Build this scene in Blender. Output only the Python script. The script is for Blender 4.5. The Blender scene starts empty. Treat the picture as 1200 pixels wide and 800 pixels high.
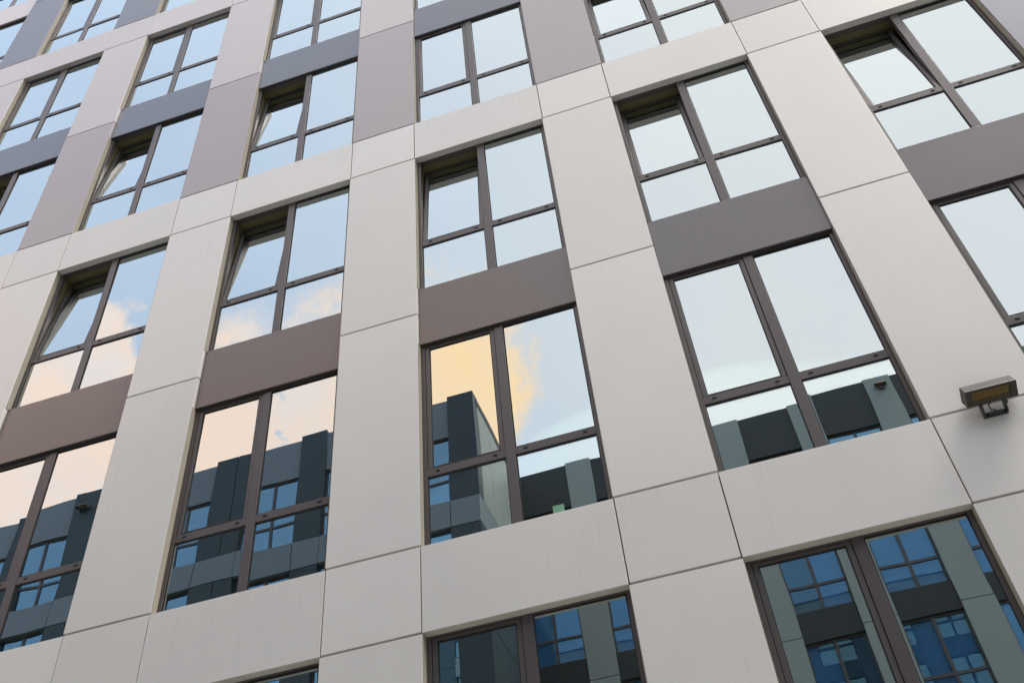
import bpy, bmesh, math, random
from mathutils import Vector, Matrix
random.seed(7)
S = bpy.context.scene
C = S.collection
R = math.radians

# ------------------------------------------------------------------ numbers
P = 2.6            # bay pitch
HP = 0.447         # half pier width
T0 = 6.573         # top of the lowest visible band
TP = 6.722         # band period (two storeys)
BH = 0.829         # band height
HM = (TP - BH) / 2 # band top to middle seam
SPH = 0.4375       # half height of a spandrel
OW = P / 2 - HP    # half opening width
JT = 0.0105         # half joint width
def bt(k): return T0 + TP * k
def bb(k): return bt(k) - BH
def mid(k): return bt(k) + HM
DL, DR = 15.6, 19.8   # distance of the two blocks across the yard
XS = -3.6

# ------------------------------------------------------------------ materials
def nt(name):
    m = bpy.data.materials.new(name); m.use_nodes = True
    n = m.node_tree.nodes; l = m.node_tree.links
    return m, n, l, n['Principled BSDF']

def paint(name, col, rough=0.45, metal=0.0, var=0.05, streak=0.0, spec=0.5, fleck=0.0, orange=0.0):
    """coated metal panel: slight tone drift per object, soft clouding, faint run-off streaks"""
    m, n, l, b = nt(name)
    tc = n.new('ShaderNodeTexCoord')
    oi = n.new('ShaderNodeObjectInfo')
    nz = n.new('ShaderNodeTexNoise'); nz.inputs['Scale'].default_value = 0.9; nz.inputs['Detail'].default_value = 4
    off = n.new('ShaderNodeVectorMath'); off.operation = 'ADD'
    l.new(tc.outputs['Object'], off.inputs[0]); l.new(oi.outputs['Location'], off.inputs[1])
    l.new(off.outputs[0], nz.inputs['Vector'])
    mp = n.new('ShaderNodeMapping'); mp.inputs['Scale'].default_value = (26, 26, 0.55)
    l.new(off.outputs[0], mp.inputs['Vector'])
    st = n.new('ShaderNodeTexNoise'); st.inputs['Scale'].default_value = 1; st.inputs['Detail'].default_value = 3
    l.new(mp.outputs[0], st.inputs['Vector'])
    # value = 1 + var*(rnd-.5) + .06*(noise-.5) - streak*smooth(streaknoise)
    def mth(op, a, bb_=None, c=None):
        x = n.new('ShaderNodeMath'); x.operation = op
        for i, v in enumerate((a, bb_, c)):
            if v is None: continue
            if isinstance(v, (int, float)): x.inputs[i].default_value = v
            else: l.new(v, x.inputs[i])
        return x.outputs[0]
    v = mth('MULTIPLY_ADD', oi.outputs['Random'], var, 1 - var / 2)
    v = mth('ADD', v, mth('MULTIPLY_ADD', nz.outputs['Fac'], 0.12, -0.06))
    mr = n.new('ShaderNodeMapRange'); mr.interpolation_type = 'SMOOTHSTEP'
    mr.inputs['From Min'].default_value = 0.56; mr.inputs['From Max'].default_value = 0.76
    l.new(st.outputs['Fac'], mr.inputs['Value'])
    v = mth('SUBTRACT', v, mth('MULTIPLY', mr.outputs[0], streak))
    sg = n.new('ShaderNodeSeparateXYZ'); l.new(tc.outputs['Generated'], sg.inputs[0])
    mp2 = n.new('ShaderNodeMapping'); mp2.inputs['Scale'].default_value = (55, 55, 0.9)
    l.new(off.outputs[0], mp2.inputs['Vector'])
    s2 = n.new('ShaderNodeTexNoise'); s2.inputs['Scale'].default_value = 1; s2.inputs['Detail'].default_value = 4
    l.new(mp2.outputs[0], s2.inputs['Vector'])
    lo = n.new('ShaderNodeTexNoise'); lo.inputs['Scale'].default_value = 1.1; l.new(off.outputs[0], lo.inputs['Vector'])
    def mrg(src, a_, b__):
        q = n.new('ShaderNodeMapRange'); q.interpolation_type = 'SMOOTHSTEP'
        q.inputs['From Min'].default_value = a_; q.inputs['From Max'].default_value = b__
        l.new(src, q.inputs['Value']); return q.outputs[0]
    dirt = mth('MULTIPLY', mth('MULTIPLY', mrg(s2.outputs['Fac'], .42, .72), mrg(lo.outputs['Fac'], .45, .68)), mrg(sg.outputs[2], .1, 1.0))
    v = mth('SUBTRACT', v, mth('MULTIPLY', dirt, streak * 1.3))
    hs = n.new('ShaderNodeHueSaturation'); hs.inputs['Color'].default_value = (*col, 1)
    l.new(v, hs.inputs['Value'])
    l.new(hs.outputs[0], b.inputs['Base Color'])
    rr = mth('MULTIPLY_ADD', nz.outputs['Fac'], 0.12, rough - 0.06)
    l.new(rr, b.inputs['Roughness'])
    b.inputs['Metallic'].default_value = metal
    b.inputs['Specular IOR Level'].default_value = spec
    # very slight oil-canning of the sheet
    bz = n.new('ShaderNodeTexNoise'); bz.inputs['Scale'].default_value = 1.6; bz.inputs['Detail'].default_value = 1
    l.new(off.outputs[0], bz.inputs['Vector'])
    bp = n.new('ShaderNodeBump'); bp.inputs['Strength'].default_value = 0.06; bp.inputs['Distance'].default_value = 0.02
    l.new(bz.outputs['Fac'], bp.inputs['Height']); l.new(bp.outputs[0], b.inputs['Normal'])
    return m

def plain(name, col, rough=0.6, metal=0.0, var=0.1, scale=6):
    m, n, l, b = nt(name)
    tc = n.new('ShaderNodeTexCoord')
    nz = n.new('ShaderNodeTexNoise'); nz.inputs['Scale'].default_value = scale; nz.inputs['Detail'].default_value = 5
    l.new(tc.outputs['Object'], nz.inputs['Vector'])
    cr = n.new('ShaderNodeMix'); cr.data_type = 'RGBA'
    cr.inputs[6].default_value = (*[c * (1 - var) for c in col], 1); cr.inputs[7].default_value = (*[c * (1 + var) for c in col], 1)
    l.new(nz.outputs['Fac'], cr.inputs[0]); l.new(cr.outputs[2], b.inputs['Base Color'])
    b.inputs['Roughness'].default_value = rough; b.inputs['Metallic'].default_value = metal
    return m

def glass(name, refl, tint_r, tint_t, wav=0.02):
    m = bpy.data.materials.new(name); m.use_nodes = True
    n = m.node_tree.nodes; l = m.node_tree.links; n.clear()
    out = n.new('ShaderNodeOutputMaterial')
    gl = n.new('ShaderNodeBsdfGlossy'); gl.inputs['Color'].default_value = (*tint_r, 1); gl.inputs['Roughness'].default_value = 0.0
    tr = n.new('ShaderNodeBsdfTransparent'); tr.inputs['Color'].default_value = (*tint_t, 1)
    mx = n.new('ShaderNodeMixShader')
    fr = n.new('ShaderNodeFresnel'); fr.inputs['IOR'].default_value = 1.5
    ma = n.new('ShaderNodeMath'); ma.operation = 'MULTIPLY_ADD'; ma.inputs[1].default_value = 0.9; ma.inputs[2].default_value = refl
    ma.use_clamp = True
    l.new(fr.outputs[0], ma.inputs[0]); l.new(ma.outputs[0], mx.inputs[0])
    l.new(tr.outputs[0], mx.inputs[1]); l.new(gl.outputs[0], mx.inputs[2]); l.new(mx.outputs[0], out.inputs[0])
    tc = n.new('ShaderNodeTexCoord'); oi = n.new('ShaderNodeObjectInfo')
    ad = n.new('ShaderNodeVectorMath'); ad.operation = 'MULTIPLY_ADD'
    ad.inputs[1].default_value = (1, 1, 1)
    sc = n.new('ShaderNodeVectorMath'); sc.operation = 'SCALE'; sc.inputs[0].default_value = (37, 11, 23)
    l.new(oi.outputs['Random'], sc.inputs['Scale'])
    l.new(tc.outputs['Object'], ad.inputs[0]); l.new(sc.outputs[0], ad.inputs[2])
    nz = n.new('ShaderNodeTexNoise'); nz.inputs['Scale'].default_value = 1.3; nz.inputs['Detail'].default_value = 0.6
    l.new(ad.outputs[0], nz.inputs['Vector'])
    bp = n.new('ShaderNodeBump'); bp.inputs['Strength'].default_value = wav; bp.inputs['Distance'].default_value = 0.05
    l.new(nz.outputs['Fac'], bp.inputs['Height']); l.new(bp.outputs[0], gl.inputs['Normal'])
    return m

M = {}
M['panel'] = paint('light_beige_panel', (0.785, 0.754, 0.72), 0.38, 0.14, 0.07, 0.045)
M['pink'] = paint('pink_taupe_panel', (0.62, 0.57, 0.565), 0.40, 0.14, 0.06, 0.03)
M['taupe'] = paint('taupe_panel', (0.45, 0.405, 0.415), 0.40, 0.14, 0.06, 0.03)
M['slate'] = paint('slate_panel', (0.20, 0.205, 0.24), 0.40, 0.3, 0.05, 0.03)
M['spandrel'] = paint('brown_grey_panel', (0.145, 0.133, 0.137), 0.27, 0.5, 0.05, 0.04)
M['spandrel_glow_tint'] = paint('spandrel_warm_reflection', (0.150, 0.127, 0.122), 0.27, 0.5, 0.05, 0.04)  # same spandrel; warm surroundings mirrored in the left bays, put into base colour
M['spandrel_sky_tint'] = paint('spandrel_sky_reflection', (0.15, 0.15, 0.17), 0.27, 0.5, 0.05, 0.04)  # same spandrel; sky reflection of the upper rows painted into its base colour
M['frame'] = paint('window_frame_paint', (0.11, 0.093, 0.092), 0.38, 0.3, 0.04, 0.0)
M['rubber'] = plain('black_rubber', (0.012, 0.012, 0.012), 0.6)
M['cap'] = plain('black_plastic', (0.015, 0.014, 0.014), 0.5)
M['membrane'] = plain('dark_membrane', (0.02, 0.02, 0.02), 0.9)
M['reveal'] = plain('reveal_warm_reflection', (0.38, 0.34, 0.27), 0.6, 0, 0.12, 4)  # panel-metal returns beside windows; warm reflected light put into the tan base
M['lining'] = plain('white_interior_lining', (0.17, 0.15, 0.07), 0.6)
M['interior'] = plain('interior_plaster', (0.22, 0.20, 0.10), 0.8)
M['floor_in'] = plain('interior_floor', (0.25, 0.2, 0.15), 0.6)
M['blind'] = plain('white_blind_cloth', (0.78, 0.80, 0.76), 0.8, 0, 0.04, 3)
M['curtain'] = plain('pale_blue_curtain', (0.34, 0.55, 0.78), 0.8, 0, 0.15, 4)
M['glass'] = glass('coated_window_glass', 0.45, (0.875, 0.945, 0.955), (0.62, 0.68, 0.58))
M['glass2'] = glass('yard_block_glass', 0.40, (0.50, 0.82, 1.0), (0.3, 0.45, 0.5), 0.02)
M['glass3'] = glass('curtained_window_glass', 0.08, (0.5, 0.8, 1.0), (0.75, 0.9, 1.0), 0.02)
M['clear'] = glass('clear_glass', 0.02, (1, 1, 1), (.9, .9, .9))
M['lamp'] = plain('floodlight_housing_paint', (0.062, 0.057, 0.058), 0.6, 0.0)
M['lampdark'] = plain('floodlight_bezel', (0.05, 0.042, 0.035), 0.5, 0.1)
M['amber'] = plain('amber_reflector', (0.50, 0.25, 0.08), 0.35, 0.5, 0.3, 30)
M['bracket'] = plain('steel_bracket', (0.06, 0.065, 0.07), 0.4, 0.6)
M['opp_dark'] = paint('dark_slate_cladding', (0.045, 0.062, 0.068), 0.5, 0.1, 0.1)
M['opp_grey'] = paint('blue_grey_cladding', (0.21, 0.245, 0.265), 0.5, 0.1, 0.08)
M['opp_light'] = paint('grey_green_cladding', (0.32, 0.35, 0.325), 0.5, 0.1, 0.08)
M['opp_black'] = paint('charcoal_cladding', (0.035, 0.037, 0.035), 0.5, 0.1, 0.08)
M['asphalt'] = plain('asphalt', (0.05, 0.05, 0.052), 0.9, 0, 0.25, 3)
M['paving'] = plain('concrete_paving', (0.42, 0.41, 0.40), 0.85, 0, 0.15, 2)
M['ground'] = plain('ground_soil_grass', (0.10, 0.11, 0.07), 0.95, 0, 0.3, 0.5)
M['note_green'] = plain('green_paper', (0.20, 0.42, 0.26), 0.8)
M['note_white'] = plain('white_paper', (0.85, 0.88, 0.84), 0.8)
M['lawn'] = plain('lawn_grass', (0.13, 0.135, 0.06), 0.95, 0, 0.35, 9)
M['roofing'] = plain('roof_membrane', (0.12, 0.12, 0.12), 0.9)

# ------------------------------------------------------------------ mesh helpers
class MB:
    def __init__(s): s.bm = bmesh.new(); s.mats = []
    def slot(s, m):
        if m not in s.mats: s.mats.append(m)
        return s.mats.index(m)
    def box(s, x0, x1, y0, y1, z0, z1, m, bev=0.0, xf=None):
        i = s.slot(m)
        t = bmesh.new()
        v = [t.verts.new((x, y, z)) for x in (x0, x1) for y in (y0, y1) for z in (z0, z1)]
        for f in ((0, 1, 3, 2), (4, 6, 7, 5), (0, 4, 5, 1), (2, 3, 7, 6), (0, 2, 6, 4), (1, 5, 7, 3)):
            t.faces.new([v[k] for k in f])
        if bev: bmesh.ops.bevel(t, geom=t.edges[:], offset=bev, segments=2, profile=0.5, affect='EDGES')
        s._merge(t, i, xf)
    def cyl(s, a, b, r, m, seg=12, xf=None):
        i = s.slot(m); t = bmesh.new()
        a = Vector(a); b = Vector(b); d = b - a
        bmesh.ops.create_cone(t, cap_ends=True, segments=seg, radius1=r, radius2=r, depth=d.length)
        t.transform(Matrix.Translation((a + b) / 2) @ d.to_track_quat('Z', 'Y').to_matrix().to_4x4())
        s._merge(t, i, xf)
    def poly(s, pts, ext, m, bev=0.0):
        """closed outline extruded along vector ext"""
        i = s.slot(m); t = bmesh.new()
        a = [t.verts.new(p) for p in pts]; b = [t.verts.new(Vector(p) + Vector(ext)) for p in pts]
        t.faces.new(a); t.faces.new(b[::-1])
        for k in range(len(a)): t.faces.new((a[k], b[k], b[(k + 1) % len(a)], a[(k + 1) % len(a)]))
        bmesh.ops.recalc_face_normals(t, faces=t.faces)
        if bev: bmesh.ops.bevel(t, geom=t.edges[:], offset=bev, segments=2, profile=0.5, affect='EDGES')
        s._merge(t, i, None)
    def _merge(s, t, i, xf):
        if xf is not None: t.transform(xf)
        bmesh.ops.recalc_face_normals(t, faces=t.faces)
        for f in t.faces: f.material_index = i
        me = bpy.data.meshes.new('tmp'); t.to_mesh(me); t.free()
        s.bm.from_mesh(me); bpy.data.meshes.remove(me)
    def mesh(s, name):
        me = bpy.data.meshes.new(name); s.bm.to_mesh(me); s.bm.free()
        for m in s.mats: me.materials.append(m)
        return me
    def build(s, name, parent=None, loc=(0, 0, 0)):
        o = bpy.data.objects.new(name, s.mesh(name)); C.objects.link(o)
        o.parent = parent; o.location = loc
        return o

def link(name, me, parent=None, loc=(0, 0, 0), label=None):
    o = bpy.data.objects.new(name, me); C.objects.link(o); o.parent = parent; o.location = loc
    if label: o['label'] = label
    return o
def empty(name, label, cat, loc=(0, 0, 0), group=None):
    o = bpy.data.objects.new(name, None); C.objects.link(o); o.location = loc; o.empty_display_size = 0.3
    o['label'] = label; o['category'] = cat
    if group: o['group'] = group
    return o

# ------------------------------------------------------------------ cladding panels
_cache = {}
def panel(name, w, h, depth, m, y0=0.0):
    """folded sheet-metal cassette, origin at its lower centre, front face at y0"""
    k = (round(w, 3), round(h, 3), depth, m.name, y0)
    if k not in _cache:
        b = MB(); b.box(-w / 2, w / 2, y0, y0 + depth, 0, h, m, 0.0022)
        _cache[k] = b.mesh(name)
    return _cache[k]

BAYS = range(-6, 5)      # bay j lies between pier j and pier j+1
main = empty('apartment_building', 'tall apartment block facade of light beige panels, brown spandrels and paired windows', 'building')

def tone(i, k, part):
    """panel colour of pier i in zone k (between band k and band k+1)"""
    if k >= 2: return M['slate']
    if k == 1: return M['taupe'] if part == 0 else M['pink']
    if i >= 3 and k == 0: return M['slate'] if part == 1 else M['panel']
    return M['panel']

PD = 0.085
for i in range(-6, 6):
    x = i * P
    for k in range(-1, 3):
        for part, (z0, z1) in enumerate(((bt(k), mid(k)), (mid(k), bb(k + 1)))):
            if k == -1 and part == 0: z0 = 0.35
            if k == 2 and part == 1: z1 = bb(3)
            h = z1 - z0 - 2 * JT
            link('pier_panel', panel('pier_panel', 2 * HP - 0.004, h, PD, tone(i, k, part)), main, (x, 0, z0 + JT))
    for k in range(0, 4):
        bm_ = M['pink'] if k >= 2 else M['panel']
        link('band_panel', panel('band_panel', 2 * HP - 2 * JT, BH - 2 * JT, PD, bm_), main, (x, 0, bb(k) + JT))
for j in BAYS:
    x = (j + .5) * P
    for k in range(0, 4):
        bm_ = M['pink'] if k >= 2 else M['panel']
        link('band_panel', panel('band_panel', P - 2 * HP, BH - JT, PD + 0.045, bm_), main, (x, 0, bb(k)))
    for k in range(-1, 3):
        m = (M['spandrel_glow_tint'] if j <= 0 else M['spandrel']) if k < 1 else M['spandrel_sky_tint']
        if j <= -4 and k == 2: m = M['pink']
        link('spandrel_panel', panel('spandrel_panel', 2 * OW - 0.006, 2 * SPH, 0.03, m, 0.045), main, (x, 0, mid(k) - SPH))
    # plinth storey infill
    link('plinth_panel', panel('plinth_panel', 2 * OW - 0.006, mid(-1) - SPH - 0.37, 0.03, M['slate'], 0.06), main, (x, 0, 0.36))

# structural wall behind the cladding: vertical strips and storey beams, open at the windows
X0, X1 = -6 * P - 2, 5 * P + 2
wb = MB()
for i in range(-6, 6):
    wb.box(i * P - HP - 0.0, i * P + HP + 0.0, 0.09, 0.34, 0, bt(3), M['membrane'])
rows = []                      # (base z) of every window row
for k in range(-1, 3):
    if k >= 0: rows.append(bt(k))
    rows.append(mid(k) + SPH)
WH = HM - SPH                  # window height
for j in BAYS:
    xa, xb = j * P + HP + 0.001, (j + 1) * P - HP - 0.001
    for k in range(0, 4): wb.box(xa, xb, 0.14, 0.34, bb(k) + 0.03, bt(k) - 0.01, M['membrane'])
    for k in range(-1, 3): wb.box(xa, xb, 0.08, 0.34, mid(k) - SPH + 0.045, mid(k) + SPH - 0.012, M['membrane'])
    wb.box(xa, xb, 0.1, 0.34, 0, mid(-1) - SPH - 0.001, M['membrane'])
wb.build('structural_wall', main)
# side, back walls, roof, parapet coping, plinth kerb
b = MB()
XL, XR = -6 * P - HP, 5 * P + HP
b.box(XL + .003, XL + 0.3, 0.343, 14, 0, bt(3), M['panel']); b.box(XR - 0.3, XR - .003, 0.343, 14, 0, bt(3), M['panel'])
b.box(XL + 0.301, XR - 0.301, 13.7, 14, 0, bt(3), M['panel'])
b.build('outer_wall', main)
b = MB(); b.box(XL, XR, -0.02, 14.02, bt(3) + 0.001, bt(3) + 0.09, M['slate'], 0.01); b.build('roof', main)
b = MB(); b.box(XL - 0.02, XR + 0.02, -0.03, 0.2, 0, 0.34, M['slate'], 0.01); b.build('plinth', main)
# rooms: ceilings / floors, cross walls, back wall
for z in rows:
    b = MB(); b.box(XL + 0.302, XR - 0.302, 0.345, 6, z + WH + 0.07, z + WH + 0.3, M['interior']); b.build('floor_slab', main)
b = MB(); b.box(XL + .302, XR - .302, 6.001, 6.2, 0, bt(3), M['interior']); b.build('corridor_wall', main)
for i in range(-5, 5):
    b = MB()
    for z in rows: b.box(i * P - 0.08, i * P + 0.08, 0.346, 5.99, z - 0.1, z + WH + 0.06, M['interior'])
    b.build('room_partition', main)

# ------------------------------------------------------------------ windows
FW = 0.042        # outer frame
TZ0, TZ1 = 0.785, 0.872
MW = 0.046
def frame_mesh():
    f = MB(); m = M['frame']; g = M['rubber']
    y0, y1 = 0.082, 0.15
    W = OW - 0.004
    f.box(-W, -W + FW, y0, y1, 0, WH + .03, m, 0.003); f.box(W - FW, W, y0, y1, 0, WH + .03, m, 0.003)
    f.box(-W + FW + .0005, W - FW - .0005, y0 + .0015, y1, WH - 0.018, WH + .028, m, 0.003)
    f.box(-W + FW + .0005, W - FW - .0005, y0 + .0015, y1, 0, 0.03, m, 0.003)
    f.box(-MW, MW, y0 - 0.004, y1, 0.0315, WH - 0.0195, m, 0.003)
    for sx in (-1, 1):
        a, c = sorted((sx * (MW + .0005), sx * (W - FW - .0005)))
        f.box(a, c, y0 + .001, y1, TZ0, TZ1, m, 0.003)
        # dark glazing gaskets round every fixed pane
        for (z0, z1) in ((0.0305, TZ0 - .0005), (TZ1 + .0005, WH - 0.0185)):
            if sx < 0 and z0 > 0.5: continue
            gw = 0.009
            f.box(a, a + gw, y0 + .008, y0 + .03, z0, z1, g); f.box(c - gw, c, y0 + .008, y0 + .03, z0, z1, g)
            f.box(a + gw, c - gw, y0 + .008, y0 + .03, z0, z0 + gw, g); f.box(a + gw, c - gw, y0 + .008, y0 + .03, z1 - gw - .006, z1, g)
    # dark shadow joint under the spandrel above
    f.box(-W, W, 0.09, 0.14, WH + .0305, WH + .042, g)
    return f.mesh('window')
def pane_mesh(w, h):
    b = MB(); b.box(-w / 2, w / 2, 0, 0.006, 0, h, M['glass']); return b.mesh('glass_pane')
W_ = OW - 0.004
pw = W_ - FW - MW
SW = pw - 0.008                   # sash width
SZ0 = TZ1 + 0.004; SH = WH - 0.0225 - SZ0
SF = 0.044; SB = 0.014; ST = 0.030
def sash_mesh():
    f = MB(); m = M['frame']; g = M['rubber']
    y0, y1 = -0.028, 0.03
    f.box(-SW / 2, -SW / 2 + SF, y0, y1, 0, SH, m, 0.004); f.box(SW / 2 - SF, SW / 2, y0, y1, 0, SH, m, 0.004)
    f.box(-SW / 2 + SF + .0005, SW / 2 - SF - .0005, y0 + .001, y1, 0, SB, g, 0.002)
    f.box(-SW / 2 + SF + .0005, SW / 2 - SF - .0005, y0 + .001, y1, SH - ST, SH, m, 0.004)
    gw = 0.008; a, c = -SW / 2 + SF + .0005, SW / 2 - SF - .0005
    z0, z1 = SB + .0005, SH - ST - .0005
    f.box(a, a + gw, y0 + .006, y0 + .022, z0, z1, g); f.box(c - gw, c, y0 + .006, y0 + .022, z0, z1, g)
    f.box(a + gw, c - gw, y0 + .006, y0 + .022, z0, z0 + gw, g); f.box(a + gw, c - gw, y0 + .006, y0 + .022, z1 - gw, z1, g)
    f.box(-SW / 2, SW / 2, y0 + .004, y1 - .01, -0.0035, -0.0005, g)
    return f.mesh('opening_sash')
def cap_mesh():
    b = MB(); b.box(-0.020, 0.020, -0.006, 0.004, -0.010, 0.010, M['cap'], 0.003); return b.mesh('drain_cap')
def lining_mesh():
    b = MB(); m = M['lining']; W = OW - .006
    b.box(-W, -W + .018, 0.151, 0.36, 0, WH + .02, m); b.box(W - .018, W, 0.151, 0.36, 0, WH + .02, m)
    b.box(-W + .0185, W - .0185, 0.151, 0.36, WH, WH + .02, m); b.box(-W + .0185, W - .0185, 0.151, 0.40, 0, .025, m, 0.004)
    return b.mesh('inner_reveal')
def reveal_mesh():
    b = MB(); b.box(-.00175, .00175, 0.006, 0.081, 0.004, WH - .002, M['reveal'])
    return b.mesh('side_reveal')
FM, SM, CM, LM, RM = frame_mesh(), sash_mesh(), cap_mesh(), lining_mesh(), reveal_mesh()
P_low = pane_mesh(pw, TZ0 - 0.031); P_up = pane_mesh(pw, WH - 0.0185 - TZ1)
P_sash = pane_mesh(SW - 2 * SF, SH - ST - SB)

TILT = R(5.6)
open_set = {(2, 'b'), (1, 'b'), (0, 'b'), (-1, 'b'), (-2, 'b'), (-1, 'c'), (-2, 'c'), (-3, 'c'), (1, 'c')}
blinds = {(2, 'a'): .62, (1, 'a'): .60, (0, 'a'): 0, (2, 'b'): 0.05, (1, 'b'): 0.3, (3, 'a'): .6, (0, 'b'): .02}
rown = {}
names = ['z', 'a', 'b', 'c', 'd', 'e', 'f']
rng = random.Random(3)
def window(j, z, tag_):
    x = (j + .5) * P
    w = link('window', FM, main, (x, 0, z))
    yp = 0.097
    def pane(me, px, pz, y=yp, rot=None):
        g = link('glass_pane', me, w, (px, y, pz))
        g.rotation_euler = rot if rot else (R(rng.uniform(-.2, .2)), 0, R(rng.uniform(-.2, .2)))
        return g
    cx = (MW + W_ - FW) / 2
    pane(P_low, -cx, 0.0305); pane(P_low, cx, 0.0305); pane(P_up, cx, TZ1 + .0002)
    op = (j, tag_) in open_set
    a = -TILT if op else 0
    s = link('opening_sash', SM, w, (-cx, 0.115, SZ0)); s.rotation_euler = (a, 0, 0)
    if op: s['label'] = 'upper left sash tilted inwards at the top'
    o = Vector((0, -0.012, SB)); o.rotate(Matrix.Rotation(a, 3, 'X'))
    e = rng.uniform(-.1, .1)
    pane(P_sash, -cx + o.x, SZ0 + o.z, 0.115 + o.y, (a + R(e), 0, R(rng.uniform(-.1, .1))))
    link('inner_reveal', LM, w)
    for sx in (-1, 1): link('side_reveal', RM, w, (sx * (OW - .00225), 0, 0))
    for sx in (-1, 1):
        for fx in (0.10, pw - 0.10):
            link('drain_cap', CM, w, (sx * (MW + fx), 0.0825, TZ0 + 0.052))
            link('drain_cap', CM, w, (sx * (MW + fx), 0.0835, 0.018))
    bl = blinds.get((j, tag_))
    if bl:
        b = MB()
        n = 24
        for sx in (-1, 1):
            xa, xb = sorted((sx * 0.03, sx * (OW - 0.05)))
            b.box(xa, xb, 0.27, 0.273, bl, WH - .03, M['blind']); b.box(xa, xb, 0.262, 0.282, bl - .02, bl, M['blind'], .004)
        b.build('roller_blind', w)
    return w
wins = {}
for z, t in zip(rows, names):
    for j in BAYS: wins[(j, t)] = window(j, z, t)

# paper notes stuck inside lower panes
def note(key, dx, dz, w, h, m, rot):
    b = MB(); b.box(-w / 2, w / 2, 0, 0.002, -h / 2, h / 2, m)
    o = b.build('paper_note', wins[key], (dx, 0.106 if m is M['note_white'] else 0.0915, dz)); o.rotation_euler = (0, R(rot), 0)
note((0, 'a'), 1.669 - 1.3, 0.09, .10, .08, M['note_green'], 0)
note((-2, 'a'), -3.649 + 3.9, .46, .10, .10, M['note_white'], 45)
note((-2, 'a'), -3.525 + 3.9, .60, .07, .05, M['note_white'], 10)
note((-1, 'a'), -1.463 + 1.3, .70, .10, .04, M['note_white'], -25)
note((-1, 'a'), -1.02 + 1.3, .10, .07, .10, M['note_white'], 5)

# ------------------------------------------------------------------ floodlight on the wall
def floodlight(loc, label, rz=0.0, group=None):
    t = empty('floodlight', label, 'floodlight', loc, group); t.rotation_euler = (0, 0, rz)
    hw = 0.193
    p1 = Vector((0, -0.22, 0.13)); p0 = p1 + Vector((0, .075, .119)); p2 = p1 + Vector((0, .121, -.061)); p3 = p0 + p2 - p1
    b = MB()
    e1 = (p0 - p1).normalized(); e2 = (p2 - p1).normalized(); L1 = (p0 - p1).length; L2 = (p2 - p1).length
    # local box frame: x width, u along e2 (glass face), v along e1 (up)
    X = Matrix(((1, 0, 0, 0), (0, e2.y, e1.y, 0), (0, e2.z, e1.z, 0), (0, 0, 0, 1)))
    X = Matrix.Translation(p1) @ X
    rim, dp = 0.026, 0.05
    b.box(-hw, hw, 0, L2, dp, L1, M['lamp'], 0.006, X)
    b.box(-hw, -hw + .05, 0, L2, 0, dp - .0005, M['lampdark'], 0.003, X); b.box(hw - .05, hw, 0, L2, 0, dp - .0005, M['lampdark'], 0.003, X)
    b.box(-hw + .0505, hw - .0505, 0, rim, 0, dp - .0005, M['lampdark'], 0.003, X); b.box(-hw + .0505, hw - .0505, L2 - rim, L2, 0, dp - .0005, M['lampdark'], 0.003, X)
    for k in range(5): b.box(-hw + .03 + k * .07, -hw + .036 + k * .07, .01, L2 - .01, L1, L1 + .018, M['lamp'], 0.001, X)
    b.build('housing', t)
    r = MB(); r.box(-hw + .052, hw - .052, rim + .001, L2 - rim - .001, dp - .008, dp - .002, M['amber'], 0, X)
    r.box(-hw + .052, hw - .052, rim + .001, rim + .012, .015, dp - .009, M['amber'], 0, X)
    r.build('reflector', t)
    c = MB(); c.cyl((-hw + .07, L2 / 2, .03), (hw - .07, L2 / 2, .03), .007, M['amber'], 12, X); c.build('lamp_tube', t)
    g = MB(); g.box(-hw + .051, hw - .051, rim + .0005, L2 - rim - .0005, .006, .010, M['clear'], 0, X); g.build('cover_glass', t)
    k = MB()
    for s in (-1, 1):
        xa, xb = sorted((s * .080, s * .092))
        q = [(xa, -.004, -.0), (xa, -.004, .04), (xa, p3.y - .03, p2.z + .07), (xa, p2.y + .0, p2.z + .015), (xa, -.05, .0)]
        k.poly(q, (xb - xa, 0, 0), M['bracket'])
        k.cyl((s * .093, -.075, .065), (s * .105, -.075, .065), .016, M['bracket'], 10)
    k.box(-.0795, .0795, -.022, -.002, .0, .04, M['bracket'], .003)
    k.cyl((-.06, -.03, .02), (.06, -.03, .02), .013, M['bracket'], 10)
    k.build('bracket', t)
    w = MB(); pts = [Vector(p) for p in ((-.02, -.10, .075), (-.045, -.10, .045), (-.035, -.085, .015), (0, -.06, .02), (.01, -.025, .02), (.0, -.01, .0))]
    for a, c in zip(pts, pts[1:]): w.cyl(a, c, .005, M['rubber'], 8)
    w.build('cable', t)
    return t
FLX, FLZ = 5.214, 6.433
floodlight((FLX, -0.0005, FLZ), 'grey wall floodlight with amber reflector mounted on the light panels at right', group='wall floodlights')

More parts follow.
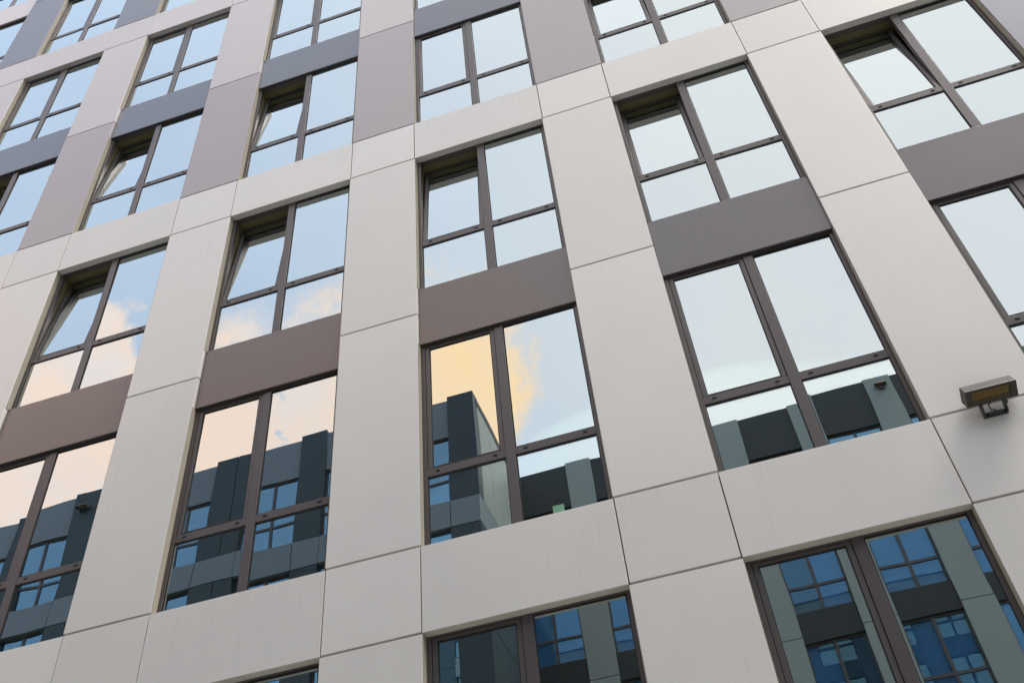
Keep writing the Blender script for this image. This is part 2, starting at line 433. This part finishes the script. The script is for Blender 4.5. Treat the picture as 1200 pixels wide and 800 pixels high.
# ------------------------------------------------------------------ blocks across the yard (seen mirrored in the glass)
def opp_window(parent, x, z, w, h, y, cur=False):
    b = MB(); m = M['frame']
    b.box(-w / 2, -w / 2 + .05, -.06, .0, 0, h, m); b.box(w / 2 - .05, w / 2, -.06, .0, 0, h, m)
    b.box(-w / 2 + .05, w / 2 - .05, -.061, -.001, 0, .05, m); b.box(-w / 2 + .05, w / 2 - .05, -.061, -.001, h - .06, h, m)
    b.box(-.045, .045, -.062, .004, .05, h - .06, m)
    for s in (-1, 1):
        a, c = sorted((s * .0455, s * (w / 2 - .0505))); b.box(a, c, -.06, .002, .8, .88, m)
    f = b.build('window', parent, (x, y, z))
    g = MB(); g.box(-w / 2 + .04, w / 2 - .04, -.04, -.03, .03, h - .03, M['glass3'] if cur else M['glass2']); g.build('window_glass', f)
    if cur or rng.random() < .4:
        c = MB(); zz = .06 if cur else rng.choice((.1, .1, .9, 1.4))
        sx = rng.choice((-1, 1, 0, 0)) if cur else rng.choice((-1, 1, 0))
        xa, xb = (-w / 2 + .05, w / 2 - .05) if sx == 0 else sorted((sx * .05, sx * (w / 2 - .05)))
        c.box(xa, xb, -.16, -.157, zz, h - .05, M['curtain']); c.build('window_blind', f)
    return f

# left wing: nearer, taller, dark piers over grey bands
wing = empty('apartment_wing', 'dark slate apartment wing mirrored in the lower left panes, nearer and taller', 'building', (0, 0, 0))
ZR = 23.46
b = MB(); b.box(-32, XS - .12, -DL - 14, -DL - .45, 0, ZR - .3, M['opp_dark']); b.build('wall', wing)
b = MB(); b.box(-32.05, XS + .02, -DL - 14.05, -DL - .3, ZR - .295, ZR - .05, M['roofing']); b.build('roof', wing)
wc = [-5.33, -7.88, -10.45, -13.55, -16.05, -18.65, -21.2, -23.8, -26.4, -29.0]
ww = 1.70
tops = [21.92, 18.50, 15.15, 11.8, 8.4, 5.0]
edges = []
xr = XS
for cx in wc:
    edges.append((cx + ww / 2, xr)); xr = cx - ww / 2
edges.append((-32, xr))
for (a, c) in edges:             # dark piers
    for n_, (z0, z1) in enumerate(((19.46, ZR + .06), (16.1, 18.5), (12.7, 15.15), (9.3, 11.8), (0, 8.4))):
        b = MB()
        if c - a > 1.2:
            mm = (a + c) / 2 + .1
            b.box(a, mm - .012, -.4, 0.02, z0 + .01, z1 - .01, M['opp_dark'], .004); b.box(mm + .012, c, -.4, 0.02, z0 + .01, z1 - .01, M['opp_dark'], .004)
        else: b.box(a, c, -.4, 0.02, z0 + .01, z1 - .01, M['opp_dark'], .004)
        b.build('pier_panel', wing, (0, -DL, 0))
for n_, (z0, z1) in enumerate(((18.51, 19.45), (15.16, 16.09), (11.81, 12.69), (8.41, 9.29))):   # grey bands
    b = MB(); x = XS
    for (a, c), cx in zip(edges, wc):
        b.box(a + .012, c, -.4, .03, z0, z1, M['opp_grey'], .004); b.box(cx - ww / 2 + .012, cx + ww / 2 - .012, -.4, .03, z0, z1, M['opp_grey'], .004)
    b.build('band', wing, (0, -DL, 0))
for cx in wc:
    b = MB(); b.box(cx - ww / 2, cx + ww / 2, -.4, -.05, 21.93, ZR - .06, M['opp_grey'], .004); b.build('spandrel_panel', wing, (0, -DL, 0))
    for tz, bz in ((21.92, 19.46), (18.5, 16.1), (15.15, 12.7), (11.8, 9.3)):
        opp_window(wing, cx, bz, ww, tz - bz, -DL - .12)
# side wall of the wing facing +X
b = MB()
zs = [0, 8.4, 11.8, 15.16, 18.51, 19.45, ZR]
for z0, z1 in zip(zs, zs[1:]):
    for y0, y1 in ((-DL - .41, -DL - 1.5), (-DL - 1.52, -DL - 3.0), (-DL - 3.02, -DR + .4)):
        b.box(XS - .119, XS, y1, y0, z0 + .012, z1 - .012, M['opp_light'] if z0 > 19 else (M['opp_grey'] if z0 == 18.51 else M['opp_dark']), .004)
b.build('side_wall', wing)


# right block: parallel to the street front, further away
blk = empty('apartment_block', 'grey-green apartment block mirrored in the lower right panes, further and lower', 'building', (0, 0, 0))
ZB = 23.12
b = MB(); b.box(XS + .05, 34, -DR - 14, -DR - .45, 0, ZB - .3, M['opp_black']); b.build('wall', blk)
b = MB(); b.box(XS + .04, 34.05, -DR - 14.05, -DR - .3, ZB - .295, ZB - .03, M['roofing']); b.build('roof', blk)
pitch = 2.55
bases = [18.95, 15.70, 12.35, 9.0, 5.7]
hts = [2.45, 2.45, 2.45, 2.45, 2.4]
for i in range(-3, 12):
    cx = 3.75 + i * pitch
    for z0, z1 in ((18.4, ZB), (15.0, 18.38), (11.7, 14.98), (8.4, 11.68), (0, 8.38)):
        if i == -3: break
        b = MB(); b.box(cx - .43, cx + .43, -.4, .02, z0, z1, M['opp_light'], .004); b.build('pier_panel', blk, (0, -DR, 0))
    wx = cx + pitch / 2; hw = pitch / 2 - .43
    prev = ZB - .03
    for bz, h in zip(bases, hts):
        b = MB(); b.box(wx - hw, wx + hw, -.4, -.03, bz + h, prev, M['opp_black'], .004); b.build('spandrel_panel', blk, (0, -DR, 0))
        opp_window(blk, wx, bz, 2 * hw, h, -DR - .12, bz < 17); prev = bz
    b = MB(); b.box(wx - hw, wx + hw, -.4, -.03, 0, prev, M['opp_black'], .004); b.build('spandrel_panel', blk, (0, -DR, 0))
b = MB(); b.box(XS + .05, 34, -.44, -.401, 0.01, ZB - .31, M['opp_black']); b.build('backing', blk, (0, -DR, 0))
floodlight((8.89, -DR + .021, 22.55), 'small floodlight on the grey-green block seen mirrored in the glass', math.pi, 'wall floodlights')
floodlight((-17.39, -DL + .021, 22.65), 'small floodlight on the dark slate wing seen mirrored in the glass', math.pi, 'wall floodlights')

# ------------------------------------------------------------------ ground
def sheet(name, x0, x1, y0, y1, z0, z1, m, cat=None):
    b = MB(); b.box(x0, x1, y0, y1, z0, z1, m); o = b.build(name); o['kind'] = 'structure'; return o
sheet('ground', -1500, 1500, -1500, 1500, -0.5, -0.13, M['ground'])
sheet('lawn', XL - 6, XR + 6, -3.2, -0.031, -0.12, -0.002, M['lawn'])
sheet('pavement', XL - 6, XR + 6, -8, -3.201, -0.12, -0.004, M['paving'])
sheet('road', -80, 80, -12, -8.001, -0.125, -0.10, M['asphalt'])
sheet('pavement', XL - 12, XR + 20, -15.55, -12.001, -0.12, -0.001, M['paving'])

# ------------------------------------------------------------------ sky and sun
SUN_EL, SUN_AZ = 60.0, 82.0      # azimuth from -Y (front of the facade) towards +X
w = bpy.data.worlds.new('World'); S.world = w; w.use_nodes = True
n = w.node_tree.nodes; l = w.node_tree.links; n.clear()
out = n.new('ShaderNodeOutputWorld'); bg = n.new('ShaderNodeBackground')
sky = n.new('ShaderNodeTexSky'); sky.sky_type = 'NISHITA'; sky.sun_disc = False
sd = Vector((math.cos(R(SUN_EL)) * math.sin(R(SUN_AZ)), -math.cos(R(SUN_EL)) * math.cos(R(SUN_AZ)), math.sin(R(SUN_EL))))
sky.sun_elevation = R(SUN_EL); sky.sun_rotation = math.atan2(sd.x, sd.y)
sky.air_density = 1.0; sky.dust_density = 2.5; sky.ozone_density = 1.5
STR = 0.13
tc = n.new('ShaderNodeTexCoord'); sep = n.new('ShaderNodeSeparateXYZ'); l.new(tc.outputs['Generated'], sep.inputs[0])
def mth(op, a, b_=None, c=None, clamp=False):
    x = n.new('ShaderNodeMath'); x.operation = op; x.use_clamp = clamp
    for i, v in enumerate((a, b_, c)):
        if v is None: continue
        if isinstance(v, (int, float)): x.inputs[i].default_value = v
        else: l.new(v, x.inputs[i])
    return x.outputs[0]
def mix(fac, a, b_):
    x = n.new('ShaderNodeMix'); x.data_type = 'RGBA'
    for i, v in ((0, fac), (6, a), (7, b_)):
        if isinstance(v, (int, float)): x.inputs[i].default_value = v
        elif isinstance(v, tuple): x.inputs[i].default_value = v
        else: l.new(v, x.inputs[i])
    return x.outputs[2]
def smooth(v, a, b_):
    x = n.new('ShaderNodeMapRange'); x.interpolation_type = 'SMOOTHSTEP'
    x.inputs['From Min'].default_value = a; x.inputs['From Max'].default_value = b_
    l.new(v, x.inputs['Value']); return x.outputs[0]
def noise(scale, det, seed, rough=.55, dist=0):
    x = n.new('ShaderNodeTexNoise'); x.inputs['Scale'].default_value = scale; x.inputs['Detail'].default_value = det
    x.inputs['Roughness'].default_value = rough; x.inputs['Distortion'].default_value = dist
    a = n.new('ShaderNodeVectorMath'); a.operation = 'ADD'; a.inputs[1].default_value = seed
    l.new(tc.outputs['Generated'], a.inputs[0]); l.new(a.outputs[0], x.inputs['Vector']); return x.outputs['Fac']
X_, Y_, Z_ = sep.outputs
VEIL = (5.75, 5.75, 5.7, 1)        # thin bright high cloud, same units as the sky texture
veil = mth('MULTIPLY_ADD', smooth(mth('SUBTRACT', X_, mth('MULTIPLY', Z_, .2)), -.7, .1), .38, .55)
veil = mth('ADD', veil, mth('MULTIPLY_ADD', noise(2.2, 4, (3, 1, 7)), .4, -.2), clamp=True)
# only the half of the sky in front of the facade is veiled
veil = mth('MULTIPLY', veil, smooth(mth('MULTIPLY', Y_, -1.0), -.25, .25))
c0 = mix(mth('MAXIMUM', veil, .38), sky.outputs[0], mix(smooth(X_, -.5, .1), (5.2, 6.0, 7.0, 1), VEIL))
# lit cumulus bank low over the wing
e1 = mth('MULTIPLY', mth('SUBTRACT', mth('MULTIPLY', X_, -1.0), mth('MAXIMUM', mth('MULTIPLY_ADD', Z_, -.9, .757), .157)), 18.0)
e2 = mth('MULTIPLY', mth('SUBTRACT', mth('MULTIPLY_ADD', smooth(X_, -.36, -.24), .046, .698), Z_), 12.0)
e = mth('MINIMUM', e1, e2)
e = mth('MULTIPLY', e, smooth(mth('MULTIPLY', Y_, -1.0), 0, .3))
e = mth('ADD', mth('MAXIMUM', e, -3.0), mth('MULTIPLY_ADD', noise(7.5, 9, (5, 2, 1), .66, .35), 3.0, -1.2))
hole = mth('MULTIPLY', smooth(noise(5.0, 5, (2.3, 6.1, 4.4), .6, .3), .46, .64), mth('MULTIPLY', smooth(mth('MULTIPLY', X_, -1.0), .30, .37), smooth(X_, -.50, -.43)))
e = mth('SUBTRACT', e, mth('MULTIPLY', hole, 3.2))
cm = mth('MULTIPLY', smooth(e, -.1, .45), smooth(mth('MULTIPLY', Y_, -1.0), .05, .3))
yel = smooth(X_, -.42, -.16)
PEACH = (7.1, 5.3, 4.3, 1); GOLD = (7.9, 5.4, 2.85, 1)
ccol = mix(yel, PEACH, GOLD)
ccol = mix(mth('MULTIPLY', smooth(noise(9, 5, (1, 8, 4)), .40, .66), mth('MULTIPLY_ADD', yel, -.45, .6)), ccol, (5.6, 5.3, 5.5, 1))
c1 = mix(mth('MULTIPLY', cm, .93), c0, ccol)
l.new(c1, bg.inputs['Color']); bg.inputs['Strength'].default_value = STR
l.new(bg.outputs[0], out.inputs[0])
sl = bpy.data.lights.new('sun', 'SUN'); sl.energy = 1.5; sl.angle = R(26); sl.color = (1, .95, .89)
so = bpy.data.objects.new('sun', sl); C.objects.link(so); so.rotation_euler = (-sd).to_track_quat('-Z', 'Y').to_euler()
so.location = (10, -20, 40)

# ------------------------------------------------------------------ camera
F, a, el, r = 1169.5023, -0.22302, 0.79529, -0.11225
f = Vector((math.sin(a) * math.cos(el), math.cos(a) * math.cos(el), math.sin(el)))
rt = Vector((math.cos(a), -math.sin(a), 0)); up = rt.cross(f)
c_, s_ = math.cos(r), math.sin(r)
rx = c_ * rt + s_ * up; ry = -s_ * rt + c_ * up
cam = bpy.data.cameras.new('camera'); co = bpy.data.objects.new('camera', cam); C.objects.link(co)
m = Matrix((rx, ry, -f)).transposed().to_4x4(); m.translation = (2.98948, -6.79918, 1.6)
co.matrix_world = m
cam.sensor_width = 36; cam.lens = F / 1200 * 36; cam.clip_end = 4000; cam.clip_start = 0.05
S.camera = co
vs = S.view_settings
vs.view_transform = 'Standard'; vs.look = 'None'; vs.gamma = 1; vs.exposure = 1.15; vs.use_curve_mapping = False
S.cycles.max_bounces = 10; S.cycles.transparent_max_bounces = 12; S.cycles.glossy_bounces = 5
